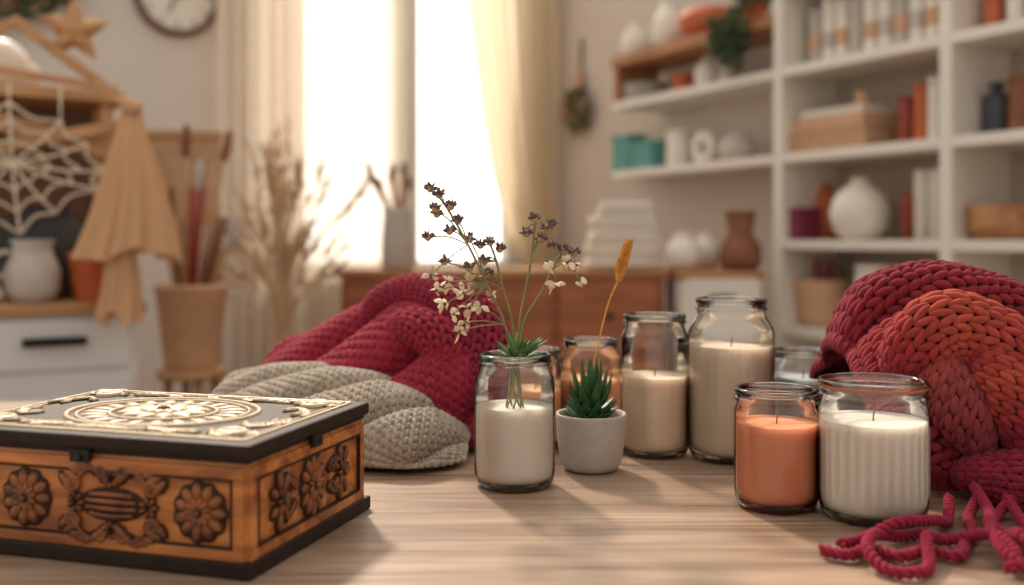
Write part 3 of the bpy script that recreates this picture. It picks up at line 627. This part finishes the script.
gD=grad([(0,(140,32,56)),(.5,(150,36,60)),(1,(134,28,54))])
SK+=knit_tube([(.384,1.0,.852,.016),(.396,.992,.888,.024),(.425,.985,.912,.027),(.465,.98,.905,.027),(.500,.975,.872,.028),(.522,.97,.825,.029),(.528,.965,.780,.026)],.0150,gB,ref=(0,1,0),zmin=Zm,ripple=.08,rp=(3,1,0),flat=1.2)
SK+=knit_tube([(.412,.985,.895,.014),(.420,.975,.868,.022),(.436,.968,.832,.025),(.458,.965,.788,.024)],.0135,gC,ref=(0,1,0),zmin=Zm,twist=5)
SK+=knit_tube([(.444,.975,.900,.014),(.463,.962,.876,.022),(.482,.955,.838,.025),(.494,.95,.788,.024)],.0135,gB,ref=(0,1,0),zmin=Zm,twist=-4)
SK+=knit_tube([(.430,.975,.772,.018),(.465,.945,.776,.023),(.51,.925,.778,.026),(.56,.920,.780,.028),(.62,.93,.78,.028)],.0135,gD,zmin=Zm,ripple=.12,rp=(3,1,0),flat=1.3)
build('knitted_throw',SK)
ST=[]
def yarn(pts,r=.0026,period=.013,rgb=(160,34,64)):
    C=cat(pts,int(len(pts)*60)); C=cat(C[::4],len(C)); T,N,B=frames(C,None); d=np.concatenate([[0],np.cumsum(np.linalg.norm(np.diff(C,axis=0),axis=1))])*2*pi/period
    for ph in (0,pi):
        X=C+(np.cos(d+ph)[:,None]*N+np.sin(d+ph)[:,None]*B)*r*.95
        q=tube(X,r,'yarn',7); q[4]=np.ones((len(q[0]),1))*np.array(c(*rgb))[None]; ST.append(q)
z=.7562; h=.764
yarn([(.243,.787,z),(.262,.774,z),(.283,.790,z),(.300,.770,z),(.325,.785,z),(.345,.772,z),(.362,.80,z),(.385,.835,z),(.402,.88,z),(.43,.92,z+.01)])
yarn([(.43,.93,z+.015),(.415,.87,h),(.388,.81,h+.004),(.372,.755,h),(.385,.735,z),(.402,.765,z),(.398,.83,h),(.425,.88,z),(.46,.915,z+.01)])
yarn([(.345,.83,z),(.318,.822,z),(.290,.80,h),(.272,.765,h),(.276,.742,z),(.294,.732,z),(.312,.748,z),(.328,.79,h+.002),(.352,.812,z),(.378,.79,h+.004),(.380,.755,h),(.366,.735,z)])
yarn([(.45,.91,z+.01),(.44,.86,z),(.43,.81,z),(.405,.79,h+.003),(.39,.77,h+.008),(.41,.74,z)])
yarn([(.40,.915,z+.008),(.378,.868,z),(.358,.842,h),(.340,.826,h+.004),(.312,.812,h+.006),(.282,.812,z),(.262,.800,z)])
build('loose_yarn_strands',ST)
# ------------------------------------------------------------------ CARVED BOX
L_,W_,HB=.29,.202,.10
bxp=[box(0,0,.006,L_+.008,W_+.008,.012,'box_dark',.002),box(0,0,.046,L_-.004,W_-.004,.076,'box_wood',.002),
 box(0,0,.0865,L_-.002,W_-.002,.005,'box_dark',.001),box(0,0,.0935,L_+.006,W_+.006,.011,'box_dark',.0025)]
def frame_panel(w,h,t=.0035):
    b=.009
    return [box(0,0,h/2-b/2,w,t,b,'box_wood',.001),box(0,0,-h/2+b/2,w,t,b,'box_wood',.001),box(-w/2+b/2,0,0,b,t,h-2*b,'box_wood',.001),box(w/2-b/2,0,0,b,t,h-2*b,'box_wood',.001),
      box(0,-.0005,h/2-b-.0008,w-2*b,t,.0016,'burn_dark',0),box(0,-.0005,-h/2+b+.0008,w-2*b,t,.0016,'burn_dark',0),box(-w/2+b+.0008,-.0005,0,.0016,t,h-2*b,'burn_dark',0),box(w/2-b-.0008,-.0005,0,.0016,t,h-2*b,'burn_dark',0)]
def rosette(cx,cz,r,n=10,sx=1,m='carve_wood',dk='burn_dark',two=True):
    P=[]; a=np.arange(n)*2*pi/n
    d=np.stack([np.cos(a)*sx,0*a,np.sin(a)],1)
    C0=np.array([cx,0,cz])
    P.append(spindles(C0+d*r*.30,C0+d*r*1.06,np.tile([0,-1.,0],(n,1)),r*.36*sx,.0012,dk,prof=((0,.5),(.3,.85),(.6,1),(.85,.8),(1,.25)),k=8))
    P.append(spindles(C0+d*r*.35+[0,-.0010,0],C0+d*r*.98+[0,-.0010,0],np.tile([0,-1.,0],(n,1)),r*.20*sx,.0026,m,prof=((0,.3),(.3,.85),(.6,1),(.85,.7),(1,.1)),k=8))
    if two:
        a=a+pi/n; d=np.stack([np.cos(a)*sx,0*a,np.sin(a)],1)
        P.append(spindles(C0+d*r*.1+[0,-.002,0],C0+d*r*.52+[0,-.003,0],np.tile([0,-1.,0],(n,1)),r*.12*sx,.0022,m,prof=((0,.5),(.4,1),(.8,.7),(1,.1)),k=8))
    P.append(ell(cx,-.002,cz,r*.17*sx,.004,r*.17,dk)); P.append(ell(cx,-.0035,cz,r*.10*sx,.004,r*.10,m))
    return P
def scroll(cx,cz,s,fx=1,fz=1,m='carve_wood',turn=2.0,r=.0018,y=-.001):
    t=np.linspace(0,1,40); a=t*turn*2*pi; R=s*(1-.82*t)
    x=cx+fx*(R*np.cos(a)-s); zz=cz+fz*R*np.sin(a)
    return [tube(np.stack([x,t*0+y,zz],1),[r*1.2,r,r*.7],m,8)]
def acanthus(cx,cz,s,fx,fz,m='carve_wood',dk='burn_dark'):
    P=[]; t=np.linspace(0,1,7); bx_=cx+fx*s*t; bz=cz+fz*s*.35*np.sin(t*pi*1.1)
    for k in range(7):
        ang=.9-1.6*t[k]
        for q,(mm,w,yy,l) in enumerate(((dk,.17,-.0003,.50),(m,.10,-.0012,.44))):
            P.append(spindles([[bx_[k],yy,bz[k]]],[[bx_[k]+fx*s*l*math.cos(ang),yy,bz[k]+fz*s*l*abs(math.sin(ang))]],[[0,-1,0]],s*w,.0016 if q else .001,mm,prof=((0,.4),(.4,1),(.75,.8),(1,.1)),k=8))
    P.append(tube(np.stack([bx_,bx_*0-.002,bz],1),.0013,m,8)); return P
ft=frame_panel(L_-.008,.070)
ft+=rosette(.104,0,.0225,11)+rosette(-.054,0,.0225,11)
mo=[]
for zz in (-.0075,-.0025,.0025,.0075): mo+=[tube([(-.024+abs(zz)*.6,-.0015,zz),(0,-.0030,zz*1.12),(.024-abs(zz)*.6,-.0015,zz)],[.0014,.0021,.0014],'carve_wood',8,14)]
mo+=[xf(ell(0,-.0002,0,.031,.0012,.0135,'burn_dark',32,9))]
for fx in (-1,1):
    mo+=rosette(fx*.033,0,.0085,7,two=False)
    for fz in (-1,1):
        mo+=acanthus(fx*.003,fz*.0150,.034,fx,fz)
        mo+=scroll(fx*.042,fz*.0150,.0065,fx,-fz)
        mo+=scroll(fx*.014,fz*.0240,.0045,fx,fz)
mo+=rosette(0,.020,.0075,7,two=False)+rosette(0,-.020,.0075,7,two=False)
ft+=[xf(q,(.026,0,0)) for q in mo]
for fz in (-1,1): ft+=acanthus(-.088,fz*.005,.034,-1,fz)
ft=[xf(p,(0,-W_/2+.001,.046)) for p in ft]
sd=frame_panel(W_-.008,.070)
sd+=rosette(0,0,.026,12,.8)
for fx in (-1,1):
    sd+=rosette(fx*.052,.0,.024,7,.7)
    for fz in (-1,1): sd+=acanthus(fx*.052,fz*.006,.020,-fx,fz)
sd=[xf(p,(L_/2-.001,0,.046),(0,0,pi/2)) for p in sd]
sl=[xf([q[0].copy()]+q[1:],(0,0,0),(0,0,pi)) for q in sd]
def up(P,mm=None): return [xf(p,(0,0,.099),(-pi/2,0,0),(1,1,1)) for p in P]
tp=[]
def ring(r,w,sx,n=80,m='cream_carve',cx=0): 
    a=np.linspace(0,2*pi,n); return tube(np.stack([cx+r*sx*np.cos(a),a*0-.0004,r*np.sin(a)],1),w,m,6,capped=False)
sx=1.25
tp+=[ring(.068,.0022,sx),ring(.061,.0014,sx),ring(.038,.0018,sx),ring(.018,.0012,sx)]
n=22; a=np.arange(n)*2*pi/n; d=np.stack([np.cos(a)*sx,0*a,np.sin(a)],1)
tp.append(spindles(d*.040,d*.059,np.tile([0,-1.,0],(n,1)),.0056,.0018,'cream_carve',prof=((0,.3),(.4,.9),(.7,1),(1,.2)),k=8))
tp+=rosette(0,0,.034,12,sx,'cream_carve','box_dark')
hw,hd=L_/2-.010,W_/2-.010
for q in (0,.006):
    for s_ in (-1,1):
        tp.append(box(0,-.0004,s_*(hd-q),2*(hw-q),.0022 if not q else .0016,.0028 if not q else .0014,'cream_carve',.0005)); tp.append(box(s_*(hw-q),-.0004,0,.0028 if not q else .0014,.0022 if not q else .0016,2*(hd-q),'cream_carve',.0005))
for fx in (-1,1):
    for fz in (-1,1):
        tp+=scroll(fx*.124,fz*.066,.013,fx,fz,'cream_carve',2.0,.0026)
        tp+=scroll(fx*.100,fz*.078,.009,-fx,fz,'cream_carve',1.8,.0022)
        tp+=scroll(fx*.070,fz*.080,.007,fx,-fz,'cream_carve',1.6,.0018)
        tp+=acanthus(fx*.090,fz*.066,.034,fx,fz*.5,'cream_carve','box_dark')
        tp+=acanthus(fx*.085,fz*.072,.040,-fx,fz*.3,'cream_carve','box_dark')
        tp+=acanthus(fx*.040,fz*.076,.034,-fx,fz*.3,'cream_carve','box_dark')
        tp+=acanthus(fx*.118,fz*.012,.030,fx*.35,fz*1.4,'cream_carve','box_dark')
        tp+=acanthus(fx*.100,fz*.030,.030,fx*.6,fz*1.0,'cream_carve','box_dark')
bxp+=ft+sd+sl+up(tp)
bxp+=[box(.0,-W_/2-.003,.083,.018,.004,.010,'metal_dark',.001),ell(0,-W_/2-.006,.081,.003,.002,.003,'metal_dark'),box(L_/2+.003,.0,.083,.004,.016,.010,'metal_dark',.001)]
build('carved_wooden_box',bxp,(-.304,.873,ZT),math.radians(-16.6))
# ------------------------------------------------------------------ LIGHT
w=bpy.data.worlds.new('World'); scene.world=w; w.use_nodes=True; nt=w.node_tree; N=nt.nodes; Lk=nt.links
bg=N['Background']; tc=N.new('ShaderNodeTexCoord'); sx_=N.new('ShaderNodeSeparateXYZ'); Lk.new(tc.outputs['Generated'],sx_.inputs[0])
mr=N.new('ShaderNodeMapRange'); mr.inputs['From Min'].default_value=-.1; mr.inputs['From Max'].default_value=.9; mr.inputs['To Min'].default_value=.72; mr.inputs['To Max'].default_value=2.8
Lk.new(sx_.outputs['Y'],mr.inputs['Value']); Lk.new(mr.outputs[0],bg.inputs['Strength']); bg.inputs['Color'].default_value=(1,.915,.815,1)
def lamp(name,typ,loc,target,energy,col,**kw):
    l=bpy.data.lights.new(name,typ); l.energy=energy; l.color=col
    for k,v in kw.items(): setattr(l,k,v)
    o=bpy.data.objects.new(name,l); scene.collection.objects.link(o); o.location=loc
    o.rotation_euler=(Vector(target)-Vector(loc)).to_track_quat('-Z','Y').to_euler(); return o
lamp('sun','SUN',(-1.6,5.5,4.6),(0,1,.75),3.3,(1,.85,.68),angle=math.radians(5))
# ------------------------------------------------------------------ CAMERA
cam=bpy.data.cameras.new('camera'); co=bpy.data.objects.new('camera',cam); scene.collection.objects.link(co); scene.camera=co
co.location=(0,0,1.0); co.rotation_euler=(pi/2,0,0); cam.sensor_width=36; cam.lens=35.16; cam.shift_y=-.0513
cam.clip_start=.02
cam.dof.use_dof=True; cam.dof.focus_distance=.97; cam.dof.aperture_fstop=2.7
scene.view_settings.view_transform='Standard'; scene.view_settings.look='None'; scene.view_settings.exposure=.12
try: scene.cycles.transparent_max_bounces=24
except Exception: pass
